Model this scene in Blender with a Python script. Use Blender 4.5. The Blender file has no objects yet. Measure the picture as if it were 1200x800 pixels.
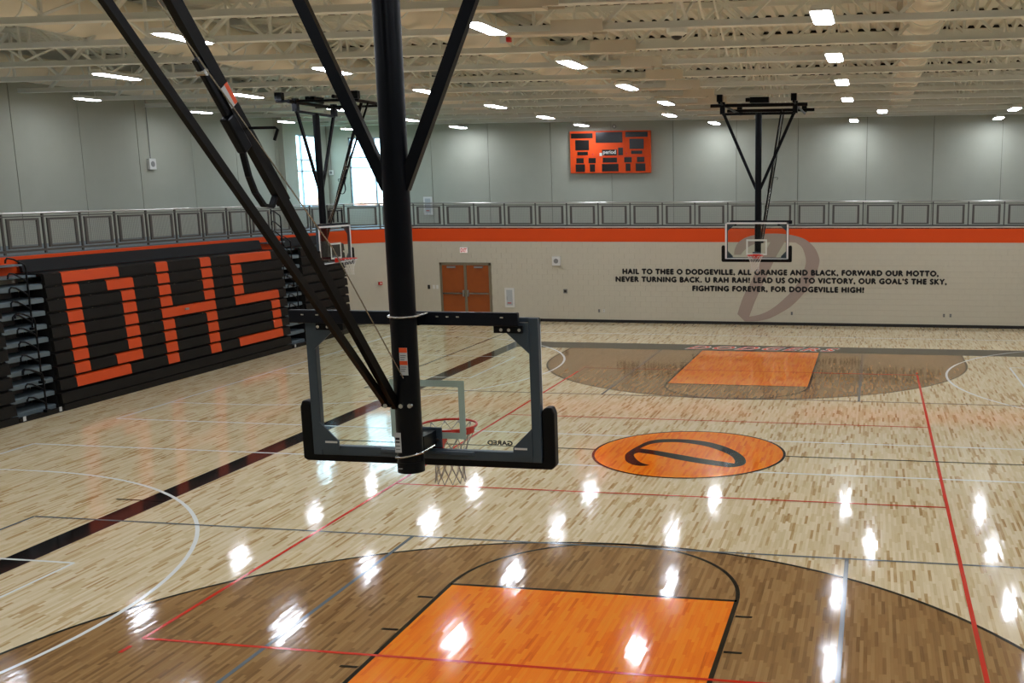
import bpy, bmesh, math, random
from mathutils import Vector, Matrix
random.seed(7)
PI = math.pi
C = bpy.context.scene.collection
SC = bpy.context.scene

# ------------------------------------------------------------ camera, sky, exposure
cam_d = bpy.data.cameras.new('camera'); cam = bpy.data.objects.new('camera', cam_d); C.objects.link(cam)
SC.camera = cam
CP = Vector((3.3518, -19.3408, 4.905)); YA, PI_, RO, FPX = -0.1726, -0.1843, -0.0058, 1245.8864
f = Vector((math.sin(YA)*math.cos(PI_), math.cos(YA)*math.cos(PI_), math.sin(PI_)))
r = f.cross(Vector((0, 0, 1))).normalized(); u = r.cross(f)
r2 = r*math.cos(RO)+u*math.sin(RO); u2 = u*math.cos(RO)-r*math.sin(RO)
cam.matrix_world = Matrix(((r2.x, u2.x, -f.x, CP.x), (r2.y, u2.y, -f.y, CP.y), (r2.z, u2.z, -f.z, CP.z), (0, 0, 0, 1)))
cam_d.sensor_width = 36; cam_d.lens = FPX*36/1200
cam_d.shift_x = -(805.5-600)/1200; cam_d.shift_y = (455.07-400)/1200
cam_d.clip_start = 0.05; cam_d.clip_end = 500

W = bpy.data.worlds.new('sky'); SC.world = W; W.use_nodes = True
bg = W.node_tree.nodes['Background']; bg.inputs[0].default_value = (0.55, 0.80, 1.0, 1); bg.inputs[1].default_value = 6.0
SC.view_settings.view_transform = 'Standard'; SC.view_settings.look = 'None'
SC.view_settings.gamma = 1; SC.view_settings.use_curve_mapping = False
SC.view_settings.exposure = 0.50
LAMP = 37.0

# ------------------------------------------------------------ materials
def lin(c):
    return tuple(((x/255)/12.92 if x/255 <= .04045 else ((x/255+.055)/1.055)**2.4) for x in c)+(1,)
def mat(name, rgb, rough=.5, metal=0, noise=0, nscale=8, spec=.5, coat=0, emit=None, bump=0):
    m = bpy.data.materials.new(name); m.use_nodes = True; nt = m.node_tree; b = nt.nodes['Principled BSDF']
    c = lin(rgb); b.inputs['Base Color'].default_value = c
    b.inputs['Roughness'].default_value = rough; b.inputs['Metallic'].default_value = metal
    b.inputs['Specular IOR Level'].default_value = spec
    if coat: b.inputs['Coat Weight'].default_value = coat; b.inputs['Coat Roughness'].default_value = .1
    if emit:
        b.inputs['Emission Color'].default_value = lin(emit[0]); b.inputs['Emission Strength'].default_value = emit[1]
    if noise or bump:
        n = nt.nodes.new('ShaderNodeTexNoise'); n.inputs['Scale'].default_value = nscale; n.inputs['Detail'].default_value = 4
        g = nt.nodes.new('ShaderNodeNewGeometry'); nt.links.new(g.outputs['Position'], n.inputs['Vector'])
        if noise:
            mx = nt.nodes.new('ShaderNodeMix'); mx.data_type = 'RGBA'
            mx.inputs['A'].default_value = tuple(v*(1-noise) for v in c[:3])+(1,)
            mx.inputs['B'].default_value = tuple(min(1, v*(1+noise)) for v in c[:3])+(1,)
            nt.links.new(n.outputs['Fac'], mx.inputs['Factor']); nt.links.new(mx.outputs['Result'], b.inputs['Base Color'])
        if bump:
            bp = nt.nodes.new('ShaderNodeBump'); bp.inputs['Strength'].default_value = bump; bp.inputs['Distance'].default_value = .01
            nt.links.new(n.outputs['Fac'], bp.inputs['Height']); nt.links.new(bp.outputs['Normal'], b.inputs['Normal'])
    return m

def wood(name, stops, rough=.075, tilt=.014):
    """strip flooring: boards run along y, 57 mm wide, random lengths; each board its own tone and a hair of its own tilt"""
    m = bpy.data.materials.new(name); m.use_nodes = True; nt = m.node_tree; N = nt.nodes; L = nt.links
    b = N['Principled BSDF']
    def mth(op, a, c=None, c2=None):
        n = N.new('ShaderNodeMath'); n.operation = op
        for i, v in enumerate((a, c, c2)):
            if v is None: continue
            if hasattr(v, 'links'): L.new(v, n.inputs[i])
            else: n.inputs[i].default_value = v
        return n.outputs[0]
    g = N.new('ShaderNodeNewGeometry'); s = N.new('ShaderNodeSeparateXYZ'); L.new(g.outputs['Position'], s.inputs[0])
    row = mth('FLOOR', mth('DIVIDE', s.outputs['X'], .040))
    wn = N.new('ShaderNodeTexWhiteNoise'); wn.noise_dimensions = '1D'; L.new(row, wn.inputs['W'])
    yy = mth('ADD', mth('DIVIDE', s.outputs['Y'], .40), mth('MULTIPLY', wn.outputs['Value'], 17.3))
    brd = mth('FLOOR', yy)
    cb = N.new('ShaderNodeCombineXYZ'); L.new(row, cb.inputs[0]); L.new(brd, cb.inputs[1])
    w2 = N.new('ShaderNodeTexWhiteNoise'); w2.noise_dimensions = '2D'; L.new(cb.outputs[0], w2.inputs['Vector'])
    gv = N.new('ShaderNodeVectorMath'); gv.operation = 'MULTIPLY'; L.new(g.outputs['Position'], gv.inputs[0]); gv.inputs[1].default_value = (60, 3, 1)
    gn = N.new('ShaderNodeTexNoise'); gn.inputs['Scale'].default_value = 1; gn.inputs['Detail'].default_value = 3; L.new(gv.outputs[0], gn.inputs['Vector'])
    val = mth('ADD', w2.outputs['Value'], mth('MULTIPLY', mth('SUBTRACT', gn.outputs['Fac'], .5), .35))
    cr = N.new('ShaderNodeValToRGB'); val = mth('DIVIDE', val, 1.1); stops = [(p/1.1, c) for p, c in stops]; L.new(val, cr.inputs[0])
    el = cr.color_ramp.elements
    el[0].position = stops[0][0]; el[0].color = lin(stops[0][1]); el[1].position = stops[-1][0]; el[1].color = lin(stops[-1][1])
    for p, c in stops[1:-1]:
        e = el.new(p); e.color = lin(c)
    # thin dark seams between boards
    fx = mth('FRACT', mth('DIVIDE', s.outputs['X'], .040)); sx = mth('GREATER_THAN', mth('ABSOLUTE', mth('SUBTRACT', fx, .5)), .475)
    mx = N.new('ShaderNodeMix'); mx.data_type = 'RGBA'; mx.blend_type = 'MULTIPLY'
    L.new(mth('MULTIPLY', sx, .15), mx.inputs['Factor']); L.new(cr.outputs[0], mx.inputs['A']); mx.inputs['B'].default_value = (.45, .33, .2, 1)
    L.new(mx.outputs['Result'], b.inputs['Base Color'])
    vm = N.new('ShaderNodeVectorMath'); vm.operation = 'SUBTRACT'; L.new(w2.outputs['Color'], vm.inputs[0]); vm.inputs[1].default_value = (.5, .5, .5)
    vs = N.new('ShaderNodeVectorMath'); vs.operation = 'MULTIPLY'; L.new(vm.outputs[0], vs.inputs[0]); vs.inputs[1].default_value = (tilt, tilt*.5, 0)
    va = N.new('ShaderNodeVectorMath'); va.operation = 'ADD'; L.new(vs.outputs[0], va.inputs[0]); L.new(g.outputs['Normal'], va.inputs[1])
    vn = N.new('ShaderNodeVectorMath'); vn.operation = 'NORMALIZE'; L.new(va.outputs[0], vn.inputs[0]); L.new(vn.outputs[0], b.inputs['Normal'])
    b.inputs['Roughness'].default_value = rough; b.inputs['IOR'].default_value = 1.5
    return m

MAPLE = [(.0, (236, 219, 182)), (.45, (227, 208, 167)), (.80, (217, 195, 150)), (.92, (200, 169, 120)), (1.03, (174, 136, 86)), (1.1, (156, 118, 70))]
M = {}
M['maple'] = wood('maple boards', MAPLE)
M['stain'] = wood('brown stained boards', [(.0, (170, 132, 84)), (.5, (156, 118, 72)), (.9, (138, 102, 60)), (1.1, (108, 78, 44))])
M['orange_wood'] = wood('orange stained boards', [(.0, (254, 148, 34)), (.6, (252, 132, 26)), (.95, (242, 114, 20)), (1.1, (206, 88, 14))])
M['line_black'] = mat('black court paint', (16, 15, 14), .08)
M['line_white'] = mat('white court paint', (240, 243, 238), .14)
M['line_red'] = mat('red court paint', (208, 44, 22), .12)
M['line_grey'] = mat('grey court paint', (104, 112, 116), .12)
M['block'] = mat('painted block', (196, 190, 170), .55, noise=.04, nscale=5)
M['mortar'] = mat('painted joint', (186, 179, 158), .7)
M['panel'] = mat('precast panel', (168, 170, 154), .75, noise=.05, nscale=2)
M['seam'] = mat('panel seam', (128, 130, 118), .8)
M['orange'] = mat('orange band paint', (220, 74, 12), .65, spec=.3)
M['orange_plastic'] = mat('orange bleacher plastic', (212, 72, 14), .38)
M['black_plastic'] = mat('black bleacher plastic', (25, 23, 20), .5, noise=.15, nscale=3, spec=.16)
M['black_dark'] = mat('matt black', (10, 10, 10), .8)
M['rubber'] = mat('black rubber base', (14, 14, 14), .5)
M['tread'] = mat('grey blue tread', (96, 110, 116), .45, noise=.08)
M['riser'] = mat('dark grey riser', (52, 50, 46), .6, noise=.1)
M['steel_ceil'] = mat('off white painted steel', (230, 233, 226), .55, noise=.03, nscale=4)
M['deck'] = mat('off white painted deck', (224, 225, 214), .65)
M['duct'] = mat('off white duct', (232, 226, 208), .5, noise=.04, nscale=2)
M['rail'] = mat('grey brown painted rail', (84, 80, 74), .45, metal=.2)
M['toprail'] = mat('brushed steel handrail', (170, 168, 162), .3, metal=.8)
M['wire'] = mat('steel mesh wire', (150, 150, 144), .4, metal=.5)
M['track'] = mat('grey track floor', (96, 108, 112), .6)
M['mast'] = mat('black powder coat', (7, 9, 14), .32, noise=.1, spec=.16)
M['brace'] = mat('black brown brace enamel', (12, 9, 7), .38, spec=.16)
M['frame_blue'] = mat('grey blue frame', (62, 74, 84), .4, metal=.2)
M['bar_navy'] = mat('dark navy crossbar', (14, 17, 25), .4, spec=.2)
M['white_frame'] = mat('white enamel frame', (232, 234, 232), .4)
M['pad'] = mat('black pad', (8, 8, 9), .45, spec=.16)
M['chrome'] = mat('zinc steel', (190, 190, 186), .25, metal=.95)
M['rim'] = mat('red rim enamel', (208, 40, 18), .35)
M['net'] = mat('white net cord', (214, 212, 206), .8)
M['ngrey'] = mat('worn grey net cord', (176, 170, 160), .8)
M['white'] = mat('white plastic', (216, 216, 210), .4)
M['grey'] = mat('grey plastic', (130, 130, 126), .5)
M['black'] = mat('black plastic', (16, 16, 17), .4)
M['sb_black'] = mat('black display glass', (22, 20, 20), .25)
M['red_ink'] = mat('red lettering', (200, 30, 24), .4)
M['text_black'] = mat('black lettering', (14, 14, 15), .6)
M['emblem'] = mat('mauve brown wall paint', (164, 146, 134), .6)
M['door_wood'] = mat('orange brown door veneer', (150, 76, 26), .4, noise=.12, nscale=6)
M['door_frame'] = mat('khaki door frame', (120, 110, 88), .45)
M['win_frame'] = mat('window aluminium', (150, 166, 176), .4, metal=.4)
M['leaf_red'] = mat('autumn foliage', (226, 170, 150), .8, noise=.3)
M['leaf_green'] = mat('green foliage', (150, 190, 140), .8, noise=.3)
M['bark'] = mat('bark', (80, 64, 50), .9)
M['grass'] = mat('lawn', (110, 130, 80), .9)
M['lens'] = mat('lit lamp lens', (235, 240, 255), .4, emit=((236, 242, 255), LAMP))
M['exit_face'] = mat('lit exit face', (235, 225, 220), .4, emit=((255, 225, 220), .35))
M['label_orange'] = mat('orange label', (232, 84, 28), .5)
M['label_white'] = mat('white label', (196, 198, 196), .5)
M['yellow'] = mat('yellow paint', (190, 160, 50), .5)
def glassmat(name, tint, gloss):
    m = bpy.data.materials.new(name); m.use_nodes = True; nt = m.node_tree; nt.nodes.remove(nt.nodes['Principled BSDF'])
    o = nt.nodes['Material Output']; t = nt.nodes.new('ShaderNodeBsdfTransparent'); t.inputs[0].default_value = tint
    g = nt.nodes.new('ShaderNodeBsdfGlossy'); g.inputs['Roughness'].default_value = .02
    fr = nt.nodes.new('ShaderNodeFresnel'); fr.inputs['IOR'].default_value = gloss
    mx = nt.nodes.new('ShaderNodeMixShader'); gb = nt.nodes.new('ShaderNodeNewGeometry'); mm = nt.nodes.new('ShaderNodeMath'); mm.operation = 'MULTIPLY'; ms = nt.nodes.new('ShaderNodeMath'); ms.operation = 'SUBTRACT'; ms.inputs[0].default_value = 1
    nt.links.new(gb.outputs['Backfacing'], ms.inputs[1]); nt.links.new(fr.outputs[0], mm.inputs[0]); nt.links.new(ms.outputs[0], mm.inputs[1]); nt.links.new(mm.outputs[0], mx.inputs[0]); nt.links.new(t.outputs[0], mx.inputs[1]); nt.links.new(g.outputs[0], mx.inputs[2])
    nt.links.new(mx.outputs[0], o.inputs[0]); return m
M['glass'] = glassmat('clear glass', (.93, .97, .96, 1), 1.45)
M['target'] = mat('pale green white target paint', (214, 222, 214), .4)

# ------------------------------------------------------------ helpers
def tag(o, label=None, cat=None, group=None, kind=None):
    if label: o['label'] = label
    if cat: o['category'] = cat
    if group: o['group'] = group
    if kind: o['kind'] = kind
    return o
def empty(name, loc=(0, 0, 0), rz=0, label=None, cat=None, group=None, kind=None, parent=None):
    o = bpy.data.objects.new(name, None); o.empty_display_size = .2; C.objects.link(o)
    o.location = loc; o.rotation_euler = (0, 0, rz)
    if parent: o.parent = parent
    return tag(o, label, cat, group, kind)
class MB:
    def __init__(s): s.v = []; s.f = []
    def box(s, x0, x1, y0, y1, z0, z1):
        b = len(s.v); s.v += [(x, y, z) for z in (z0, z1) for y in (y0, y1) for x in (x0, x1)]
        s.f += [tuple(b+i for i in q) for q in ((0, 2, 3, 1), (4, 5, 7, 6), (0, 1, 5, 4), (2, 6, 7, 3), (0, 4, 6, 2), (1, 3, 7, 5))]; return s
    def quad(s, a, b_, c, d):
        b = len(s.v); s.v += [tuple(a), tuple(b_), tuple(c), tuple(d)]; s.f.append((b, b+1, b+2, b+3)); return s
    def poly(s, pts, z):
        b = len(s.v); s.v += [(p[0], p[1], z) for p in pts]; s.f.append(tuple(range(b, b+len(pts)))); return s
    def bar(s, a, b_, w, h=None, up=(0, 0, 1)):
        h = h or w; a = Vector(a); b_ = Vector(b_); d = (b_-a).normalized(); up = Vector(up)
        if abs(d.dot(up)) > .98: up = Vector((0, 1, 0))
        x = d.cross(up).normalized()*w/2; y = x.cross(d).normalized()*h/2; k = len(s.v)
        for p in (a, b_):
            s.v += [tuple(p+x+y), tuple(p-x+y), tuple(p-x-y), tuple(p+x-y)]
        s.f += [(k, k+1, k+2, k+3), (k+7, k+6, k+5, k+4)]+[(k+i, k+4+i, k+4+(i+1) % 4, k+(i+1) % 4) for i in range(4)]; return s
    def tube(s, pts, rad, n=8, closed=False, cap=True):
        pts = [Vector(p) for p in pts]; k0 = len(s.v); m = len(pts); rr = rad if isinstance(rad, (list, tuple)) else [rad]*m
        pn = None
        for i, p in enumerate(pts):
            if closed: d = pts[(i+1) % m]-pts[i-1]
            else: d = pts[min(i+1, m-1)]-pts[max(i-1, 0)]
            d.normalize()
            if pn is None:
                t = Vector((0, 0, 1)) if abs(d.z) < .9 else Vector((1, 0, 0)); pn = d.cross(t).normalized()
            else: pn = (pn-d*pn.dot(d)).normalized()
            q = d.cross(pn)
            for j in range(n):
                a = 2*PI*j/n; s.v.append(tuple(p+(pn*math.cos(a)+q*math.sin(a))*rr[i]))
        for i in range(m if closed else m-1):
            for j in range(n):
                a = k0+i*n+j; b = k0+i*n+(j+1) % n; i2 = (i+1) % m; s.f.append((a, b, k0+i2*n+(j+1) % n, k0+i2*n+j))
        if cap and not closed:
            s.f.append(tuple(k0+j for j in range(n))[::-1]); s.f.append(tuple(k0+(m-1)*n+j for j in range(n)))
        return s
    def prism(s, pts, axis, a0, a1):
        """closed outline (two coordinates) swept along axis"""
        def P(p, a): return {'x': (a, p[0], p[1]), 'y': (p[0], a, p[1]), 'z': (p[0], p[1], a)}[axis]
        k = len(s.v); n = len(pts); s.v += [P(p, a0) for p in pts]+[P(p, a1) for p in pts]
        s.f.append(tuple(range(k, k+n))); s.f.append(tuple(range(k+2*n-1, k+n-1, -1)))
        s.f += [(k+i, k+(i+1) % n, k+n+(i+1) % n, k+n+i) for i in range(n)]; return s
    def data(s, name, m, smooth=False, fix=True):
        me = bpy.data.meshes.new(name); me.from_pydata(s.v, [], s.f)
        if fix:
            bm = bmesh.new(); bm.from_mesh(me); bmesh.ops.recalc_face_normals(bm, faces=bm.faces); bm.to_mesh(me); bm.free()
        me.materials.append(m)
        if smooth:
            for p in me.polygons: p.use_smooth = True
            try: me.set_sharp_from_angle(angle=math.radians(40))
            except Exception: pass
        return me
    def build(s, name, m, parent=None, smooth=False, fix=True, bevel=0):
        o = bpy.data.objects.new(name, s.data(name, m, smooth, fix)); C.objects.link(o)
        if parent: o.parent = parent
        if bevel:
            b = o.modifiers.new('bevel', 'BEVEL'); b.width = bevel; b.segments = 2; b.limit_method = 'ANGLE'
        return o
def inst(name, data, parent=None, loc=(0, 0, 0), rot=(0, 0, 0), scale=(1, 1, 1)):
    o = bpy.data.objects.new(name, data); C.objects.link(o); o.location = loc; o.rotation_euler = rot; o.scale = scale
    if parent: o.parent = parent
    return o
def rect(x0, x1, y0, y1): return [(x0, y0), (x1, y0), (x1, y1), (x0, y1)]
def copy_tree(o, parent=None):
    c = o.copy(); C.objects.link(c); c.parent = parent
    for ch in list(o.children): copy_tree(ch, c)
    return c
def text_data(body, m, width=None, height=None, bold=0, extrude=.002, shear=0, space=1, fat=0):
    """flat lettering in its own XY plane, centred, scaled to width/height"""
    cu = bpy.data.curves.new('t', 'FONT'); cu.body = body; cu.size = 1; cu.offset = bold; cu.extrude = 0; cu.shear = shear
    cu.space_character = space; cu.align_x = 'CENTER'; cu.resolution_u = 3
    ob = bpy.data.objects.new('t', cu); C.objects.link(ob); dg = bpy.context.evaluated_depsgraph_get(); dg.update()
    me = bpy.data.meshes.new_from_object(ob.evaluated_get(dg)); bpy.data.objects.remove(ob)
    xs = [v.co.x for v in me.vertices]; ys = [v.co.y for v in me.vertices]
    cx, cy = (min(xs)+max(xs))/2, (min(ys)+max(ys))/2; sx = width/(max(xs)-min(xs)) if width else 1
    sy = height/(max(ys)-min(ys)) if height else sx
    if not width: sx = sy
    for v in me.vertices: v.co = ((v.co.x-cx)*sx, (v.co.y-cy)*sy, 0)
    if fat:
        bm = bmesh.new(); bm.from_mesh(me); src = list(bm.verts)+list(bm.edges)+list(bm.faces)
        for dx, dy in ((fat, 0), (-fat, 0), (0, fat), (0, -fat)):
            r_ = bmesh.ops.duplicate(bm, geom=src)
            for v in r_['geom']:
                if isinstance(v, bmesh.types.BMVert): v.co.x += dx; v.co.y += dy; v.co.z += abs(dx)*.01
        bm.to_mesh(me); bm.free()
    me.materials.clear(); me.materials.append(m)
    return me
def spline(pts, corners=(), n=4):
    out = []; N_ = len(pts)
    for i in range(N_):
        p0, p1, p2, p3 = [Vector(pts[(i+k) % N_]) for k in (-1, 0, 1, 2)]
        if i in corners: p0 = p1
        if (i+1) % N_ in corners: p3 = p2
        for k in range(n):
            t = k/n
            out.append(tuple(.5*((2*p1)+(p2-p0)*t+(2*p0-5*p1+4*p2-p3)*t*t+(3*p1-p0-3*p2+p3)*t**3)))
    return out
def fill_with_hole(outer, inner, m, name, place):
    """outer and inner outline -> filled mesh; place maps 2D to 3D"""
    bm = bmesh.new(); es = []
    for loop in (outer, inner):
        vs = [bm.verts.new(place(p)) for p in loop]
        es += [bm.edges.new((vs[i], vs[(i+1) % len(vs)])) for i in range(len(vs))]
    bmesh.ops.triangle_fill(bm, use_beauty=True, use_dissolve=False, edges=es)
    me = bpy.data.meshes.new(name); bm.to_mesh(me); bm.free(); me.materials.append(m); return me

XW, YW = 15.75, 19.6          # faces of the lower walls
XU, YU = 19.4, 23.2           # faces of the upper walls
ZB = 3.55                     # running track level
ZT = 8.9                      # top of the room

# ------------------------------------------------------------ floor and its painted court
fl = MB().quad((-XW, -YW, 0), (XW, -YW, 0), (XW, YW, 0), (-XW, YW, 0)).build('floor', M['maple']); tag(fl, kind='structure')
CL, HX = 13.0, 11.4
def paint(name, mb, m, label=None):
    o = mb.build(name, m, fl, fix=False); 
    if label: o['label'] = label
    return o
def lineH(mb, x0, x1, y, w=.05, z=.003): mb.poly(rect(x0, x1, y-w/2, y+w/2), z)
def lineV(mb, x, y0, y1, w=.05, z=.003): mb.poly(rect(x-w/2, x+w/2, y0, y1), z)
def arc(mb, cx, cy, rad, a0, a1, w=.05, z=.003, n=64):
    for i in range(n):
        p = [a0+(a1-a0)*(i+k)/n for k in (0, 1)]
        q = [(cx+(rad+s)*math.cos(a), cy+(rad+s)*math.sin(a)) for a, s in ((p[0], w/2), (p[1], w/2), (p[1], -w/2), (p[0], -w/2))]
        mb.poly(q if a1 < a0 else q[::-1], z)
for s in (-1, 1):
    H = s*HX
    pts = [(6.04, s*CL), (6.04, H)]+[(6.04*math.cos(a), H-s*6.04*math.sin(a)) for a in [PI*i/96 for i in range(1, 96)]]+[(-6.04, H), (-6.04, s*CL)]
    if s > 0: pts = pts[::-1]
    paint('stained_zone', MB().poly(pts, .0010), M['stain'], 'brown stained wood zone inside the three point line at the %s basket' % ('near' if s < 0 else 'far'))
    y0, y1 = sorted((s*CL, s*(CL-5.79)))
    paint('painted_key', MB().poly(rect(-1.83, 1.83, y0, y1), .0018), M['orange_wood'], 'orange stained free throw lane at the %s basket' % ('near' if s < 0 else 'far'))
    k = MB(); z = .0034
    for x in (-1.83, 1.83): lineV(k, x, y0, y1, .055, z)
    lineH(k, -1.83, 1.83, s*(CL-5.79), .055, z)
    arc(k, 0, s*(CL-5.79), 1.83, 0 if s > 0 else PI, -PI if s > 0 else 0, .05, z)
    for yy in (2.4, 3.35, 4.33, 5.32):
        for x in (-1, 1): lineH(k, min(x*1.87, x*2.07), max(x*1.87, x*2.07), s*(CL-yy), .05, z)
    paint('key_line', k, M['line_black'])
    t = MB(); arc(t, 0, H, 6.04, PI, 0, .05, .0034, 96) if s < 0 else arc(t, 0, H, 6.04, -PI, 0, .05, .0034, 96)
    for x in (-6.04, 6.04): lineV(t, x, min(H, s*CL), max(H, s*CL), .05, .0034)
    paint('three_point_line', t, M['line_black'])
    bl = MB().poly(rect(-XW+7.48, XW-7.48, *sorted((s*13.0, s*14.25))), .0026)
    paint('baseline_band', bl, M['line_black'], 'wide black baseline band at the %s end of the court' % ('near' if s < 0 else 'far'))
    sd = MB().poly(rect(*sorted((s*7.82, s*8.27)), -13.0, 13.0), .0026)
    paint('sideline_band', sd, M['line_black'], 'wide black sideline band on the %s side' % ('left' if s < 0 else 'right'))
    # crosswise practice court on this half
    c = MB(); z = .0042
    ya, yb = sorted((s*1.2, s*16.5))
    for x in (-13.07, 13.07): lineV(c, x, ya, yb, .065, z)
    for y in (s*1.2, s*16.5): lineH(c, -13.07, 13.07, y, .065, z)
    if s > 0: pass
    for x in (-1, 1):
        if x < 0: arc(c, x*HX, s*9.1, 6.04, -PI/2, PI/2, .06, z)
        else: arc(c, x*HX, s*9.1, 6.04, PI/2, 3*PI/2, .06, z)
        for y in (s*9.1-6.04, s*9.1+6.04): lineH(c, *sorted((x*HX, x*13.07)), y, .05, z)
        lineV(c, x*7.18, s*9.1-1.83, s*9.1+1.83, .05, z)
        for y in (s*9.1-1.83, s*9.1+1.83): lineH(c, *sorted((x*7.18, x*13.07)), y, .05, z)
    paint('practice_court_line', c, M['line_white'])
    g = MB(); z = .0050
    for x in (-3.11, 3.11): lineV(g, x, *sorted((s*5.49, s*CL)), .055, z)
    for x in (-9.33, 9.33): lineV(g, x, *sorted((s*5.49, s*16.0)), .05, z)
    lineH(g, -9.33, 9.33, s*5.49, .05, z)
    paint('grey_court_line', g, M['line_grey'])
    tk = MB()
    for x in (-1, 1): lineH(tk, *sorted((x*7.82, x*8.72)), s*4.45, .04, .0058)
    paint('coaching_box_tick', tk, M['line_white'] if False else M['line_black'])
cc = MB().poly([(1.80*math.cos(2*PI*i/96), 1.80*math.sin(2*PI*i/96)) for i in range(96)], .0060)
paint('center_circle', cc, M['orange_wood'], 'orange stained centre circle')
k = MB(); arc(k, 0, 0, 1.81, 0, -2*PI, .05, .0066, 128)
lineH(k, -7.82, -1.83, 0, .05, .0066); lineH(k, 1.83, 7.82, 0, .05, .0066)
paint('center_line', k, M['line_black'])
v = MB(); z = .0054; VA, VB = 4.6, 9.35
for x in (-VA, VA):
    lineV(v, x, -VB, VB, .055, z); lineV(v, x, VB+.2, VB+.38, .055, z); lineV(v, x, -VB-.38, -VB-.2, .055, z)
for y in (-VB, -2.88, 2.88, VB): lineH(v, -VA, VA, y, .05, z)
paint('volleyball_court_line', v, M['line_red'])
# the big D, once standing on the floor circle, once on the wall
Do = [(-1.11, -0.57), (-1.16, -0.19), (-1.06, 0.43), (-0.91, 0.87), (-0.58, 1.05), (-0.07, 1.04), (0.39, 0.8), (0.8, 0.35), (1.05, -0.11), (1.15, -0.49), (1.14, -0.75), (1.03, -0.9), (0.88, -0.96), (0.43, -0.8), (-0.07, -0.57), (-0.56, -0.28), (-0.94, -0.13), (-1.0, -0.28), (-0.92, -0.54), (-0.75, -0.85), (-0.54, -1.03), (-0.66, -1.1), (-0.84, -1.05), (-1.01, -0.85)]
Di = [(-0.99, 0.19), (-0.63, 0.06), (-0.14, -0.18), (0.38, -0.44), (0.73, -0.58), (0.96, -0.68), (0.94, -0.46), (0.83, -0.14), (0.62, 0.18), (0.33, 0.49), (-0.02, 0.71), (-0.39, 0.81), (-0.73, 0.71), (-0.9, 0.49)]
me = fill_with_hole(spline(Do, (16, 20, 12)), spline(Di, (0, 5)), M['line_black'], 'court_emblem', lambda p: (p[0], p[1], .0072))
o = inst('court_emblem', me, fl); o['label'] = 'black slanted letter D in the centre circle'
# baseline lettering
kx = ky = None
for nm, mm, bo, z in (('baseline_lettering', mat('orange red letter paint', (236, 78, 34), .2), .012, .0046), ('baseline_lettering_edge', M['line_white'], .055, .0034)):
    d = text_data('DODGERS', mm, None, None, bo, shear=.45, space=1.30)
    xs = [v_.co.x for v_ in d.vertices]; yy_ = [v_.co.y for v_ in d.vertices]
    if kx is None: kx = 4.75/(max(xs)-min(xs)); ky = .66/(max(yy_)-min(yy_))
    for v_ in d.vertices: v_.co.x *= kx; v_.co.y *= ky
    inst(nm, d, fl, (0, 13.63, z))

# ------------------------------------------------------------ far lower wall: painted block, orange band, base
wf = MB().box(-XW-.3, XW+.3, YW+.012, YW+.3, 0, ZB-.05).build('wall_far', M['mortar']); tag(wf, kind='structure')
blk = MB().box(-.198, .198, -.0, .03, -.0985, .0985).data('concrete_block', M['block'])
near, rest, cut = [], MB(), []
for row in range(18):
    zc = .1+row*.2
    for col in range(-38, 40):
        x = col*.4+(.2 if row % 2 else 0)
        if x < -14.42 or x > XW: continue
        if x-.198 < -14.24:
            cut.append((-14.24, x+.198, zc)); continue
        if zc < 2.24 and x+.198 > -13.115 and x-.198 < -11.035:
            if x-.198 < -13.16: cut.append((x-.198, -13.115, zc))
            if x+.198 > -10.99: cut.append((-11.035, x+.198, zc))
            continue
        near.append((abs(x-1.5)+abs(zc-1.6)*.3, x, zc))
near.sort(); ns = near[:295]
for _, x, zc in ns: inst('concrete_block', blk, wf, (x, YW, zc))
for _, x, zc in near[295:]: rest.box(x-.198, x+.198, YW, YW+.03, zc-.0985, zc+.0985)
# cut blocks round the door
for a, b_, zc in cut: rest.box(a, b_, YW, YW+.03, zc-.0985, zc+.0985)
o = rest.build('block_courses', M['block'], wf, fix=False); o['kind'] = 'stuff'
b = MB().box(-14.25, XW, YW-.012, YW, 0, .11).build('baseboard_far', M['rubber']); tag(b, kind='structure')
b = MB().box(-14.22, XW, YW-.003, YW+.002, 3.03, 3.52).build('trim_1', M['orange']); tag(b, kind='structure')
# chamfered corner
P0, P1 = Vector((-14.22, 19.6, 0)), Vector((-XW, 17.55, 0)); dv = (P1-P0).normalized(); nv = Vector((dv.y, -dv.x, 0))
if nv.y > 0: nv = -nv
def slab(a, b_, z0, z1, t0, t1):
    A, B = Vector(a), Vector(b_); q = [A+nv*t1, B+nv*t1, B+nv*t0, A+nv*t0]
    return MB().prism([(p.x, p.y) for p in q], 'z', z0, z1)
wc = slab(P0, P1, 0, ZB-.05, -.2, 0).build('wall_corner', M['block']); tag(wc, kind='structure')
tag(slab(P0, P1, 3.03, 3.52, 0, .012).build('trim_2', M['orange']), kind='structure')
tag(slab(P0, P1, 0, .11, 0, .012).build('baseboard_corner', M['rubber']), kind='structure')
for s, nm in ((-1, 'left'), (1, 'right')):
    w = MB().box(*sorted((s*XW, s*(XW+.3))), -YW, 17.6 if s < 0 else YW, 0, ZB-.05).build('wall_'+nm, M['block']); tag(w, kind='structure')
    b = MB().box(*sorted((s*XW, s*(XW-.012))), -YW, 17.55 if s < 0 else YW-.02, 3.03, 3.52).build('trim_%d' % (3 if s < 0 else 4), M['orange']); tag(b, kind='structure')
w = MB().box(-XW-.3, XW+.3, -YW-.3, -YW, 0, ZB-.05).build('wall_near', M['block']); tag(w, kind='structure')

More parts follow.
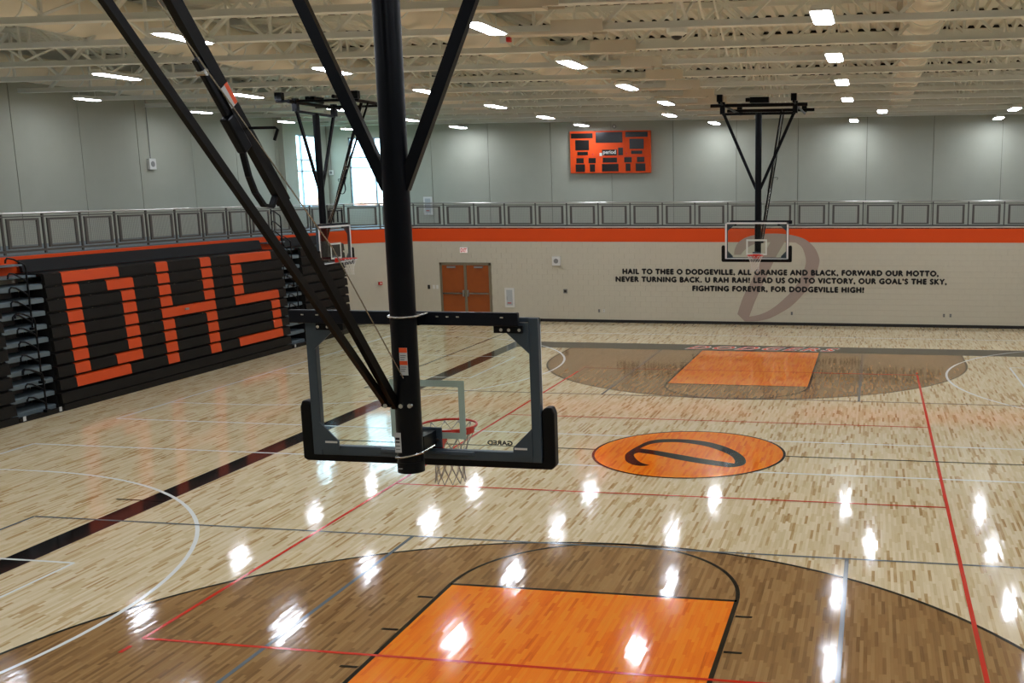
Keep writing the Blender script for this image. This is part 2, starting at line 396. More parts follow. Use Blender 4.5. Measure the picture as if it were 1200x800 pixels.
# ------------------------------------------------------------ running track slab
tr = MB().box(-XU, XU, YW, YU, ZB-.05, ZB); tr.box(-XU, XU, -YU, -YW, ZB-.05, ZB); tr.box(-XU, -XW, -YW, YW, ZB-.05, ZB); tr.box(XW, XU, -YW, YW, ZB-.05, ZB)
tr.prism([(P0.x, P0.y+.02), (P1.x, P1.y), (-XW-.02, YW+.02)], 'z', ZB-.05, ZB)
t = tr.build('floor_track', M['track']); tag(t, kind='structure')

# ------------------------------------------------------------ upper walls of precast panels
def wallpieces(lo, hi, z0, z1, holes):
    """rectangles of a wall strip between lo and hi with window holes cut out"""
    out = []; cuts = sorted(set([lo, hi]+[c for h in holes for c in h[:2] if lo < c < hi]))
    for a, b in zip(cuts, cuts[1:]):
        m = (a+b)/2; hs = [h for h in holes if h[0] < m < h[1]]
        if hs: out += [(a, b, z0, hs[0][2]), (a, b, hs[0][3], z1)]
        else: out.append((a, b, z0, z1))
    return out
W2 = (-18.44, -16.2, 4.3, 7.15); W1 = (20.78, 22.75, 4.3, 7.2)
seams = [-XU, -14.77, -12.29, -9.63, -7.11, -4.58, -2.05, .37, 3.01, 5.52, 8.05, 10.6, 13.1, 15.7, XU]
bk = MB()
for a, b, c, d in wallpieces(-XU-.3, XU+.3, ZB-.05, ZT+.1, [W2]): bk.box(a, b, YU+.03, YU+.25, c, d)
wfu = bk.build('wall_far_upper', M['seam']); tag(wfu, kind='structure')
for a, b in zip(seams, seams[1:]):
    m = MB()
    for p in wallpieces(a+.012, b-.012, ZB, ZT, [W2]): m.box(p[0], p[1], YU, YU+.03, p[2], p[3])
    m.build('wall_panel', M['panel'], wfu)
bk = MB()
for a, b, c, d in wallpieces(-YU-.3, YU+.3, ZB-.05, ZT+.1, [W1]): bk.box(-XU-.25, -XU-.03, a, b, c, d)
wlu = bk.build('wall_left_upper', M['seam']); tag(wlu, kind='structure')
ys = [-YU, -18.7, -13.7, -8.65, -3.65, -1.2, 1.35, 3.85, 6.35, 8.85, 11.33, 14.04, 16.6, 19.2, YU]
for a, b in zip(ys, ys[1:]):
    m = MB()
    for p in wallpieces(a+.012, b-.012, ZB, ZT, [W1]): m.box(-XU-.03, -XU, p[0], p[1], p[2], p[3])
    m.build('wall_panel', M['panel'], wlu)
tag(MB().box(XU, XU+.25, -YU-.3, YU+.3, ZB-.05, ZT+.1).build('wall_right_upper', M['panel']), kind='structure')
tag(MB().box(-XU-.3, XU+.3, -YU-.25, -YU, ZB-.05, ZT+.1).build('wall_near_upper', M['panel']), kind='structure')
pl = MB().box(-XU, -XU+.22, 19.45, 19.95, ZB, ZT).build('trim_5', M['panel']); tag(pl, kind='structure')
def window(n, a, b, z0, z1, mull, trans, axis):
    r_ = empty('window_%d' % n, kind='structure')
    def bx(m, p0, p1, q0, q1, d0, d1):
        if axis == 'y': m.box(p0, p1, d0, d1, q0, q1)
        else: m.box(d0, d1, p0, p1, q0, q1)
    D0, D1 = ((YU+.06, YU+.14) if axis == 'y' else (-XU-.14, -XU-.06))
    fr = MB()
    for p in (a, b-.06): bx(fr, p, p+.06, z0, z1, D0, D1)
    for q in (z0, z1-.06): bx(fr, a, b, q, q+.06, D0, D1)
    fr.build('window_frame', M['win_frame'], r_)
    m_ = MB(); bx(m_, mull-.03, mull+.03, z0, z1, D0, D1); m_.build('mullion', M['win_frame'], r_)
    for t_ in trans:
        m_ = MB(); bx(m_, a, b, t_-.025, t_+.025, D0, D1); m_.build('transom', M['win_frame'], r_)
    zz = [z0]+list(trans)+[z1]; dm = (D0+D1)/2
    for xa, xb in ((a+.03, mull), (mull, b-.03)):
        for qa, qb in zip(zz, zz[1:]):
            m_ = MB(); bx(m_, xa, xb, qa, qb, dm-.003, dm+.003); m_.build('window_pane', M['glass'], r_)
    return r_
window(1, W1[0], W1[1], W1[2], W1[3], 21.25, [6.2, 5.75], 'x')
window(2, W2[0], W2[1], W2[2], W2[3], -17.3, [6.33, 5.92], 'y')

# ------------------------------------------------------------ roof deck, joists
ZC, ZTC = 7.56, 8.72
dk = MB(); n = int(2*XU/.3)+1; prof = []
for i in range(n+1):
    x = -XU-.1+i*.3
    prof += [(x, ZT-.075), (x+.12, ZT-.075), (x+.16, ZT), (x+.26, ZT)]
k0 = len(dk.v)
for y in (-YU-.25, YU+.25): dk.v += [(p[0], y, p[1]) for p in prof]
m_ = len(prof); dk.f += [(i, i+1, m_+i+1, m_+i) for i in range(m_-1)]
dk.box(-XU-.3, XU+.3, -YU-.3, YU+.3, ZT+.05, ZT+.15)
ce = dk.build('ceiling', M['deck']); tag(ce, kind='structure')
J0, JS = -1.12, 2.56
jdata = MB(); xa = XU-.15
jdata.box(-xa, xa, -.10, .10, ZC, ZC+.015); jdata.box(-xa, xa, -.045, .045, ZC+.015, ZC+.115)
jdata.box(-xa, xa, -.06, .06, ZTC+.05, ZTC+.08); jdata.box(-xa, xa, -.03, .03, ZTC-.03, ZTC+.05)
jd = jdata.data('roof_joist', M['steel_ceil'])
PIT = 1.22; nb = int(xa/PIT)
wd = MB().bar((0, 0, ZC+.1), (PIT, 0, ZTC), .055, .09, up=(0, 1, 0)).data('web_member', M['steel_ceil'])
wv = MB().bar((0, 0, ZC+.1), (0, 0, ZTC), .05, .05).data('web_member', M['steel_ceil'])
sp = MB().box(-.45, .45, -.17, -.155, ZC-.03, ZC+.17).box(-.45, .45, .155, .17, ZC-.03, ZC+.17).box(-1.3, .2, -.14, .14, ZC-.05, ZC-.002).data('splice_plate', mat('white splice steel', (214, 206, 188), .5))
joists = []
for k in range(-9, 10):
    y = J0+JS*k
    if abs(y) > YU-.3: continue
    j = inst('roof_joist', jd, ce, (0, y, 0))
    joists.append(y)
    vis = -1 <= k <= 5
    st = MB()
    for i in range(-nb, nb):
        x0 = i*PIT
        a, b_ = ((x0, ZC+.1), (x0+PIT, ZTC)) if i % 2 else ((x0+PIT, ZC+.1), (x0, ZTC))
        inview = x0 < 9 and (x0 > -16)
        if vis and inview:
            o = inst('web_member', wd, j, (x0, 0, 0)) if i % 2 else inst('web_member', wd, j, (x0+PIT, 0, 0), scale=(-1, 1, 1))
            if i % 2: inst('web_member', wv, j, (x0+PIT, 0, 0))
        else:
            st.bar((a[0], 0, a[1]), (b_[0], 0, b_[1]), .055, .09, up=(0, 1, 0))
            if i % 2: st.bar((x0+PIT, 0, ZC+.1), (x0+PIT, 0, ZTC), .05)
    o = st.build('web_members', M['steel_ceil'], j, fix=False); o['kind'] = 'stuff'
    inst('splice_plate', sp, j, (-1.65, 0, 0))
# black strips put in for the shade inside the flute openings above each joist
fc = MB()
for y in joists: fc.box(-xa, xa, y-.03, y+.03, ZT-.072, ZT-.012)
o = fc.build('flute_shade', M['black_dark'], ce, fix=False)
# cross bridging between joists
br = MB()
for x in (-14.6, -9.8, -4.9, 0.1, 6.1, 10.9, 14.6):
    for a, b_ in zip(joists, joists[1:]):
        br.bar((x, a, ZC+.12), (x, b_, ZTC), .04); br.bar((x+.1, a, ZTC), (x+.1, b_, ZC+.12), .04)
br.build('bridging', M['steel_ceil'], ce, fix=False)
# closure bulkheads where the roof meets the walls
for i, (a, b_, c, d) in enumerate(((-XU, -XU+.3, -YU, YU), (XU-.3, XU, -YU, YU))):
    tag(MB().box(a, b_, c, d, 7.95, ZT-.08).build('trim_%d' % (6+i), M['deck']), kind='structure')
tag(MB().box(-XU+.3, XU-.3, YU-.25, YU, 7.75, ZT-.08).build('trim_8', M['deck']), kind='structure')

def duct(x, z, rad, y0, y1, label):
    t = empty('round_duct', (x, y0, z), label=label, cat='duct')
    MB().tube([(0, 0, 0), (0, y1-y0, 0)], rad, 24).build('duct_pipe', M['duct'], t, smooth=True)
    rg = MB().tube([(0, -.02, 0), (0, .02, 0)], rad+.012, 24).data('duct_collar', M['steel_ceil'], smooth=True)
    y = .4
    while y < y1-y0:
        inst('duct_collar', rg, t, (0, y, 0)); y += 1.28
duct(4.17, 8.14, .40, -6, 21.5, 'large off-white round duct running through the roof trusses on the right')
duct(-4.75, 8.14, .42, -6, 21.5, 'off-white round duct running through the roof trusses left of the scoreboard')
duct(-11.0, 8.14, .42, -6, 19, 'off-white round duct above the trusses over the bleacher side of the court')
duct(-18.55, 8.12, .34, -8, 21.5, 'off-white round duct close along the top of the left wall')

# ------------------------------------------------------------ ceiling lights
cols = [-17.7, -13.0, -7.95, -2.73, 2.52, 7.72, 12.9, 17.7]; rows = [-17.7, -12.7, -7.7, -2.72, 2.24, 7.17, 12.2, 17.2, 21.85]
hous = MB(); hous.prism([(-.165, -.03), (.165, -.03), (.12, .05), (-.12, .05)], 'y', -.66, .66)
hd = hous.data('housing', M['steel_ceil'])
oc = [(-.14, -.55), (-.10, -.63), (.10, -.63), (.14, -.55), (.14, .55), (.10, .63), (-.10, .63), (-.14, .55)]
ld = MB().prism(oc, 'z', -.042, -.028).data('lens', M['lens'])
hk = MB().bar((0, -.5, .07), (0, -.5, .22), .015).bar((0, .5, .07), (0, .5, .22), .015).data('hanger', M['steel_ceil'])
words = ['first', 'second', 'third', 'fourth', 'fifth', 'sixth', 'seventh', 'eighth', 'ninth']
def lamp(x, y, label, sy=1):
    t = empty('ceiling_light', (x, y, 7.44), label=label, cat='ceiling light', group='long bright ceiling lights')
    t.scale = (1, sy, 1); inst('housing', hd, t); inst('lens', ld, t); inst('hanger', hk, t)
for ri, y in enumerate(rows):
    for ci, x in enumerate(cols):
        if ri == 7 and ci in (3, 4): x = {3: -3.58, 4: 3.53}[ci]
        if ri < 2 and ci in (0, 7): continue
        lamp(x, y, 'glowing ceiling light, %s from the left wall in the %s row from the scoreboard wall' % (words[ci], words[8-ri]), .6 if ci in (0, 7) else 1)

# ------------------------------------------------------------ guardrail round the track
BAY = 1.218
def bay_data(w):
    fr = MB(); a, b_ = .13, w-.13; z0, z1 = 3.68, 4.36
    for x in (a, b_-.075): fr.box(x, x+.075, -.02, .02, z0, z1)
    for z in (z0, z1-.045): fr.box(a, b_, -.02, .02, z, z+.045)
    ms = MB(); n = int((b_-a-.13)/.05)
    for i in range(1, n+1): ms.box(a+.065+i*.05-.004, a+.065+i*.05+.004, -.003, .003, z0+.03, z1-.03)
    for i in range(1, 13): ms.box(a+.05, b_-.05, -.003, .003, z0+.03+i*.05-.004, z0+.03+i*.05+.004)
    rl = MB().box(0, w, -.02, .02, 4.385, 4.41); rb = MB().box(0, w, -.02, .02, 3.60, 3.65)
    return fr.data('panel_frame', M['rail']), ms.data('wire_mesh', M['wire'], fix=False), rl.data('rail', M['rail']), rb.data('rail', M['rail'])
post = MB().box(-.022, .022, -.022, .022, ZB, 4.46).data('post', M['rail'])
def guardrail(name, label, runs):
    t = empty(name, (runs[0][0][0], runs[0][0][1], ZB), label=label, cat='railing')
    base = Vector((runs[0][0][0], runs[0][0][1], ZB))
    for (x0, y0), (x1, y1), n, last in runs:
        L_ = math.hypot(x1-x0, y1-y0); w = L_/n; ang = math.atan2(y1-y0, x1-x0); bd = bay_data(w)
        for i in range(n+(1 if last else 0)):
            p = Vector((x0+(x1-x0)*i/n, y0+(y1-y0)*i/n, 0))-base
            inst('post', post, t, p, (0, 0, ang))
            if i == n: break
            f_ = inst('panel_frame', bd[0], t, p, (0, 0, ang)); inst('wire_mesh', bd[1], f_); inst('rail', bd[2], t, p, (0, 0, ang)); inst('rail', bd[3], t, p, (0, 0, ang))
        tp = MB().tube([(x0-base.x, y0-base.y, 4.475-ZB), (x1-base.x, y1-base.y, 4.475-ZB)], .022, 8)
        tp.build('top_rail', M['toprail'], t, smooth=True)
    for ch in t.children:
        pass
yr = YW+.06; xl = -XW-.06
c0, c1 = (-14.09, yr), (xl, 17.45)
guardrail('track_guardrail', 'grey mesh guardrail along the far edge of the raised track', [(c0, (c0[0]+BAY*24, yr), 24, True)])
guardrail('track_guardrail', 'grey mesh guardrail across the clipped far left corner of the raised track', [(c1, c0, 2, False)])
guardrail('track_guardrail', 'grey mesh guardrail on the raised track above the left bleachers', [((xl, c1[1]-1.214*18), c1, 18, False)])

# ------------------------------------------------------------ bleachers
XF = -14.85
ROWZ = [3.02-.302*i for i in range(10)]        # centre height of each stacked row
def bench_row(mb, x, y0, y1, zc):
    mb.prism([(x, zc-.125), (x-.02, zc+.10), (x-.06, zc+.125), (x-.75, zc+.125), (x-.75, zc+.08), (x-.10, zc+.08), (x-.08, zc-.125)], 'y', y0, y1)
DHS = [[(2.28, 4.17), (5.59, 6.05), (7.45, 7.92), (8.86, 10.98)],
       [(2.30, 2.78), (3.70, 4.65), (5.59, 6.05), (7.46, 7.93), (8.88, 9.35)]]+[[(2.30, 2.78), (4.17, 4.65), (5.59, 6.05), (7.46, 7.93), (8.88, 9.35)] for _ in range(2)]+[
       [(2.30, 2.78), (4.17, 4.65), (5.59, 7.92), (8.88, 11.2)]]+[[(2.30, 2.78), (4.17, 4.65), (5.59, 6.05), (7.46, 7.93), (10.74, 11.2)] for _ in range(2)]+[
       [(2.30, 2.78), (3.70, 4.65), (5.59, 6.05), (7.46, 7.93), (10.74, 11.2)], [(2.28, 4.15), (5.59, 6.05), (7.46, 7.93), (8.86, 11.2)], []]
def section(label, y0, y1, pattern=None, top=True):
    t = empty('bleacher_section', (XF, y0, 0), label=label, cat='bleachers'); ox, oy = XF, y0
    for i, zc in enumerate(ROWZ):
        xf = -.012*(9-i)
        m_ = MB(); bench_row(m_, xf, 0, y1-y0, zc); bf = m_.build('bench_front', M['black_plastic'], t)
        if pattern:
            for a, b_ in pattern[i]:
                m_ = MB().prism([(xf+.006, zc-.122), (xf-.014, zc+.10), (xf-.055, zc+.128), (xf-.09, zc+.128), (xf-.04, zc+.09), (xf-.03, zc-.122)], 'y', a-oy, b_-oy)
                o = m_.build('orange_panel', M['orange_plastic'], bf); o['label'] = 'orange seat front'
    MB().box(-.82, -.16, .02, y1-y0-.02, .06, 2.95).build('stack_core', M['black_dark'], t)
    ks = [0, (y1-y0)*.62, (y1-y0)*.80, y1-y0] if pattern else [0, y1-y0]
    for a, b_ in zip(ks, ks[1:]):
        MB().box(-.04, .02, a+.006, b_-.006, .005, .155).build('kick_board', M['black_plastic'], t)
    if top: MB().prism([(-.80, 3.16), (-.72, 3.16), (-.80, 3.44), (-.86, 3.44)], 'y', .1, y1-y0-.1).build('folded_top_row', M['black_dark'], t)
    cl = MB()
    for i, zc in enumerate(ROWZ[:6]):
        for q in range(9): cl.box(-.012*(9-i)-.045, -.012*(9-i)-.02, .3+q*(y1-y0)/9.5, .34+q*(y1-y0)/9.5, zc+.12, zc+.131)
    if pattern: cl.build('clips', M['chrome'], t)['kind'] = 'stuff'
    if pattern:
        MB().box(-.03, .004, 4.72, 4.86, 1.78+.03, 1.86).build('maker_plate', M['grey'], t)
    return t
section('closed black bleachers whose fronts spell DHS in orange', 1.76, 11.63, DHS)
section('plain black closed bleacher section beyond the far aisle, near the corner', 12.75, 15.68)
section('plain black closed bleacher section at the left edge of the view', -4.5, .42)
def aisle(label, y0, y1):
    t = empty('bleacher_aisle', (XF, y0, 0), label=label, cat='bleacher stairs'); w = y1-y0
    for i, zc in enumerate([2.87, 2.56, 2.27, 1.97, 1.67, 1.35, 1.04, .745, .445, .13]):
        MB().prism([(-.17, zc-.055), (-.17, zc+.035), (-.20, zc+.055), (-.84, zc+.055), (-.84, zc), (-.19, zc), (-.19, zc-.055)], 'y', .0, w+.0).build('tread', M['tread'], t)
        if i < 9: MB().box(-.56, -.52, .02, w*.6, zc-.22, zc-.07).build('riser', M['riser'], t)
    MB().box(-.86, -.80, .0, w, .05, 2.8).build('back_panel', M['black_dark'], t)
    MB().box(-.10, .02, 0, w, .005, .10).build('kick_board', M['black_plastic'], t)
    MB().box(-.86, -.30, .0, w, 3.08, 3.12).build('upper_tread', M['tread'], t)
    MB().box(-.86, -.62, .0, w, 3.32, 3.36).build('upper_tread', M['tread'], t)
    for yy in (.12, w-.1): MB().box(.021, .03, yy-.04, yy+.04, .03, .13).build('number_tag', M['label_white'], t)
aisle('grey bleacher stairs between the two sections at the far left', .45, 1.73)
aisle('grey bleacher stairs past the S end of the DHS bleachers', 11.66, 12.72)
def handrail(x, y, z0, z1, label, nh=4, side='closer'):
    t = empty('aisle_handrail', (x, y, z0), label=label, cat='handrail', group='black hooked handrails on the bleacher stairs')
    h = z1-z0
    MB().tube([(0, 0, 0), (0, 0, h-.12), (0, -.03, h-.03), (0, -.10, h)]+[(0, -.32, h+.10), (0, -.48, h+.13), (0, -.53, h+.09), (0, -.54, h+.02)], .021, 8).build('post', M['mast'], t, smooth=True)
    for i in range(1, nh):
        zz = h-.3*i
        if zz < .25: break
        MB().tube([(0, 0, zz-.12), (-.02, -.06, zz-.06), (-.02, -.32, zz+.08), (-.02, -.44, zz+.10), (-.02, -.49, zz+.06), (-.02, -.50, zz-.02)], .019, 8).build('hook', M['mast'], t, smooth=True)
    MB().box(-.05, .05, -.05, .05, -.03, .03).build('socket', M['mast'], t)
handrail(-14.98, 1.27, 1.97, 3.42, 'tall upper black hooked handrail on the stairs at far left', 5)
handrail(-14.86, 1.22, .78, 2.24, 'middle black hooked handrail on the stairs at far left', 5)
handrail(-14.78, 1.17, .14, 1.02, 'lowest black hooked handrail on the stairs at far left', 3)
handrail(-15.2, 12.1, 3.18, 4.22, 'topmost black hooked handrail on the stairs past the S, rising above the track edge', 3)
handrail(-15.0, 12.25, 1.97, 3.42, 'upper black hooked handrail on the stairs past the S', 5)
handrail(-14.86, 12.2, .78, 2.24, 'middle black hooked handrail on the stairs past the S', 5)

# ------------------------------------------------------------ basketball hoops
def hoop(loc, rz, label, back='blue', netm='net', brace_x=-.4, cage=False, fold=-1, rod=1):
    """board front plane at local y=0, court towards +y, floor at z=0"""
    t = empty('basketball_hoop', loc, rz, label, 'basketball hoop', 'ceiling hung basketball hoops')
    fm = M['frame_blue'] if back == 'blue' else M['white_frame']
    bd = MB().box(-.915, .915, -.012, 0, 2.9, 3.97).build('backboard', M['glass'], t)
    fr = MB()
    for s in (-1, 1): fr.box(*sorted((s*.855, s*.93)), -.075, -.014, 2.885, 3.985)
    fr.box(-.93, .93, -.07, -.014, 2.885, 2.96); fr.box(-.93, .93, -.05, -.014, 3.95, 3.985)
    fr.box(-.36, .40, -.10, -.07, 2.925, 2.955)
    fr.build('board_frame', M['frame_blue'], bd, bevel=.006)
    ed = MB()
    for s in (-1, 1): ed.box(*sorted((s*.875, s*.925)), .0, .010, 2.895, 3.975)
    for z in (2.895, 3.93): ed.box(-.925, .925, .0, .010, z, z+.045)
    ed.build('board_edge', M['white_frame'], bd)
    for s in (-1, 1):
        MB().prism([(s*.86, 3.95), (s*.66, 3.95), (s*.66, 3.90), (s*.86, 3.72)], 'y', -.085, -.07).build('corner_bracket', M['frame_blue'], bd)
        MB().prism([(s*.86, 2.93), (s*.71, 2.93), (s*.71, 3.0), (s*.86, 3.15)], 'y', -.085, -.07).build('corner_bracket', M['frame_blue'], bd)
        MB().box(*sorted((s*.72, s*.82)), -.088, -.085, 2.985, 3.0).build('bracket_slot', M['white'], bd)
        for xx in (.66, .72, .80): MB().tube([(s*xx, -.12, 3.90), (s*xx, -.086, 3.90)], .013, 8).build('bolt', M['chrome'], bd)
        MB().box(*sorted((s*.60, s*.82)), -.11, -.086, 3.875, 3.93).build('hinge_plate', M['mast'], bd)
    tg = MB()
    for x in (-.305, .255): tg.box(x, x+.05, -.0135, -.0122, 3.03, 3.487)
    for z in (3.03, 3.437): tg.box(-.255, .255, -.0135, -.0122, z, z+.05)
    tg.v = [(a, b+.0150, c) for a, b, c in tg.v]
    tg.build('target_square', M['target'], bd)
    # bottom padding
    pd = MB()
    pd.prism([(-1.03, 2.85), (-1.0, 2.83), (.97+.03, 2.83), (1.03, 2.86), (1.03, 3.26), (1.01, 3.31), (.96, 3.31), (.93, 3.28), (.93, 2.915), (-.93, 2.915), (-.93, 3.28), (-.96, 3.31), (-1.01, 3.31), (-1.03, 3.26)], 'y', -.06, .035)
    pd.build('edge_padding', M['pad'], bd, bevel=.012)
    # top crossbar of the mount
    MB().box(-1.02, .80, -.15, -.10, 3.93, 4.03).build('crossbar', M['bar_navy'], t, bevel=.008)
    for x in (-.9, -.78, -.2, .18, .26, .34, .68): MB().box(x-.012, x+.012, -.154, -.149, 3.99, 4.0).build('bar_slot', M['chrome'], t)
    # rim
    ry, rr = .385, .229
    rim = MB().tube([(rr*math.cos(2*PI*i/40), ry+rr*math.sin(2*PI*i/40), 3.05) for i in range(40)], .0095, 8, closed=True).build('rim', M['rim'], t, smooth=True)
    wg = MB()
    A = [PI+.12+(PI-.24)*i/16 for i in range(17)]
    for a, b_ in zip(A, A[1:]):
        wg.bar((rr*math.cos(a), ry+rr*math.sin(a), 3.03), (rr*math.cos(b_), ry+rr*math.sin(b_), 3.03), .008, .055)
    wg.prism([(-.14, .19), (.14, .19), (.10, .03), (-.10, .03)], 'z', 3.035, 3.045)
    wg.box(-.11, .11, .002, .03, 2.93, 3.06)
    wg.prism([(.03, 3.03), (.19, 3.03), (.03, 2.95)], 'x', -.10, -.09); wg.prism([(.03, 3.03), (.19, 3.03), (.03, 2.95)], 'x', .09, .10)
    wg.build('rim_bracket', M['rim'], rim)
    # net: diamond mesh of cords
    nt_ = MB(); K = 12; prof = [(3.04, .222), (2.97, .19), (2.89, .155), (2.81, .128), (2.73, .115), (2.65, .118), (2.58, .125)]
    for s in (-1, 1):
        for k in range(K):
            nt_.tube([(R_*math.cos(2*PI*(k+s*.5*j)/K), ry+R_*math.sin(2*PI*(k+s*.5*j)/K), z) for j, (z, R_) in enumerate(prof)], .0035, 4, cap=False)
    nt_.build('net', M[netm], rim)
    hk_ = MB()
    for k in range(K): hk_.box(rr*.985*math.cos(2*PI*k/K)-.006, rr*.985*math.cos(2*PI*k/K)+.006, ry+rr*.985*math.sin(2*PI*k/K)-.006, ry+rr*.985*math.sin(2*PI*k/K)+.006, 3.02, 3.042)
    hk_.build('net_hook', M['white'], rim)
    # mount behind the glass
    MB().box(-.12, .12, -.03, -.014, 2.965, 3.125).build('mounting_plate', M['frame_blue'], t, bevel=.01)
    MB().box(-.075, .075, -.26, -.03, 2.985, 3.105).build('mast_bracket', M['mast'], t)
    for x in (-.095, .05, .095):
        MB().tube([(x, -.05, 3.06-.3*abs(x)), (x, -.028, 3.06-.3*abs(x))], .012, 8).build('bolt', M['chrome'], t)
    my = -.34
    MB().tube([(0, my, 2.87), (0, my, 7.08)], .095, 28).build('mast', M['mast'], t, smooth=True)
    MB().tube([(0, my, 2.86), (0, my, 2.94)], .1, 28).build('mast_cap', M['mast'], t, smooth=True)
    for z, tl in ((4.02, .0), (2.99, .02)):
        pts = [(.106*math.cos(a), my+.106*math.sin(a), z+tl*math.cos(a)) for a in [PI*1.0+PI*i/14 for i in range(15)]]
        pts = [(-.106, my+.20, z-tl)]+pts+[(.106, my+.20, z+tl)]
        MB().tube(pts, .008, 8).build('u_bolt', M['chrome'], t, smooth=True)
    MB().box(-.08, .08, my+.09, -.12, 3.94, 4.02).build('clamp_block', M['mast'], t)
    # V struts up to the head bar
    for s in (-1, 1):
        MB().bar((s*.06, my, 4.93), (s*1.0, my, 7.04), .085, .06, up=(0, 1, 0)).build('strut', M['mast'], t)
    MB().bar((-1.06, my, 7.06), (1.06, my, 7.06), .07).build('head_bar', M['mast'], t)
    # folding braces
    A0, A1 = Vector((-.13, my-.1, 3.40)), Vector((brace_x, -4.30 if fold < 0 else 1.05, 7.38)); B0, B1 = Vector((-.07, my-.05, 3.36)), Vector((brace_x, -3.40 if fold < 0 else .85, 7.38))
    MB().bar(A0, A1, .035, .05).build('rear_brace', M['brace'], t)
    mid = B0.lerp(B1, .394)
    MB().bar(B0, mid, .04, .065).build('telescoping_brace', M['brace'], t)
    MB().bar(B0.lerp(B1, .37), B1, .05, .08).build('brace_sleeve', M['brace'], t)
    dB = (B1-B0).normalized(); sd = dB.cross(Vector((0, 0, 1))).normalized(); dn = sd.cross(dB).normalized()
    if dn.z > 0: dn = -dn
    def onB(k, a=0, b_=0): return B0.lerp(B1, k)+sd*a+dn*b_
    MB().bar(onB(.50, 0, .06), onB(.57, 0, .06), .035, .05).build('lock_housing', M['mast'], t, bevel=.008)
    MB().bar(onB(.455, 0, .07), onB(.50, 0, .07), .06, .08).build('lock_housing', M['mast'], t, bevel=.01)
    MB().tube([onB(.555, -.03, .07), onB(.555, .03, .07)], .02, 10).build('lock_pin', M['chrome'], t)
    lp = [onB(.46, 0, .09), onB(.43, 0, .15), onB(.41, 0, .17), onB(.39, 0, .16), onB(.38, 0, .11), onB(.385, 0, .04)]
    st_ = MB()
    for a, b_ in zip(lp, lp[1:]): st_.bar(a, b_, .035, .02)
    st_.build('lock_lever', M['mast'], t)
    MB().tube([onB(.02, .04, .0), onB(.60, .045, .0)], .006, 6).build('brace_highlight', M['chrome'], t)  # thin bright tube standing in for the highlight along the brace
    rp = onB(.475); MB().tube([rp, rp+Vector((rod*.20, 0, 0)), rp+Vector((rod*.215, 0, -.01)), rp+Vector((rod*.19, 0, -.07))], .009, 6).build('grab_rod', M['mast'], t)
    MB().box(-.16, -.08, my-.11, my-.02, 3.36, 3.43).build('brace_clamp', M['mast'], t, bevel=.01)
    for x in (-.12, .0, .06): MB().tube([(x, my-.125+.3*abs(x)*(x > 0), 3.375), (x, my-.085, 3.375)], .017, 8).build('bolt', M['chrome'], t)
    MB().tube([(.02, my-.097, 3.58), (-.11, -1.1 if fold < 0 else .0, 4.55), (brace_x, -4.0 if fold < 0 else .95, 7.36)], .0045, 6).build('winch_cable', M['chrome'], t)
    # ceiling frame
    for s in (-1, 1): MB().tube([(s*1.05, .35 if fold < 0 else -.9, 7.33), (s*1.05, -4.6 if fold < 0 else 1.5, 7.33)], .035, 10).build('ceiling_pipe', M['mast'], t, smooth=True)
    MB().tube([(-1.4, my, 7.30), (1.4, my, 7.30)], .05, 12).build('ceiling_pipe', M['mast'], t, smooth=True)
    fy = -3.9 if fold < 0 else .95
    MB().tube([(-1.4, fy, 7.40), (1.4, fy, 7.40)], .05, 12).build('ceiling_pipe', M['mast'], t, smooth=True)
    for s in (-1, 1):
        MB().box(*sorted((s*.98, s*1.12)), my-.07, my+.07, 7.06, 7.40).build('pivot_hanger', M['mast'], t)
        for yy in ((.2, -4.4) if fold < 0 else (-.8, 1.4)): MB().box(*sorted((s*.97, s*1.13)), yy-.1, yy+.1, 7.36, 7.56).build('beam_clamp', M['mast'], t)
    MB().box(-.30, .25, my-.16, my+.12, 7.36, 7.52).build('winch', M['mast'], t, bevel=.01)
    MB().tube([(.25, my, 7.45), (.38, my, 7.45)], .06, 10).build('winch_motor', M['mast'], t)
    if cage:
        cg = MB()
        for x in (-.85, -.6, -.35, -.1): cg.bar((x, -.2, 4.05), (x, -.2, 4.38), .03)
        cg.bar((-.9, -.2, 4.38), (-.08, -.2, 4.38), .03); cg.build('winch_guard', M['mast'], t)
    return t
h1 = hoop((0, -11.78, 0), 0, 'huge nearest basketball hoop seen from behind its glass board', netm='ngrey')
MB().box(.0, .06, -.4375, -.4345, 3.60, 3.80).build('warning_label', M['label_white'], h1)
def flat(name, body, m, parent, loc, rot, w, h=None, bold=.0, **k):
    return inst(name, text_data(body, m, w, h, bold, **k), parent, loc, rot)
for o in [o for o in h1.children if o.name.startswith('warning_label')]:
    o['label'] = 'white warning label with orange headings on the mast'
    MB().box(.0, .06, -.4385, -.4375, 3.765, 3.80).build('label_heading', M['label_orange'], o)
    MB().box(.0, .06, -.4385, -.4375, 3.675, 3.705).build('label_heading', M['label_orange'], o)
    for i, z in enumerate((3.745, 3.73, 3.715, 3.66, 3.645, 3.63)): MB().box(.006, .05-.006*(i % 3), -.4383, -.4375, z-.002, z+.002).build('label_text_line', M['text_black'], o)
mk = MB().box(-.075, -.025, -.4235, -.4215, 3.02, 3.17).build('mast_label', M['label_white'], h1); mk['label'] = 'small white rating label near the foot of the mast'
mk.location = (0, -.012, 0)
for z, hh in ((3.125, .018), (3.10, .012), (3.07, .006), (3.045, .004)): MB().box(-.068, -.035, -.4245, -.4235, z-hh/2, z+hh/2).build('label_text_line', M['text_black'], mk)
flat('mast_mark', 'GARED', M['label_white'], h1, (-.045, -.4405, 2.90), (PI/2, 0, 0), .045)
ln = flat('board_lettering', 'GARED', M['text_black'], h1, (.575, .0015, 3.012), (PI/2, 0, PI), .20, .034, .01, fat=.0018)
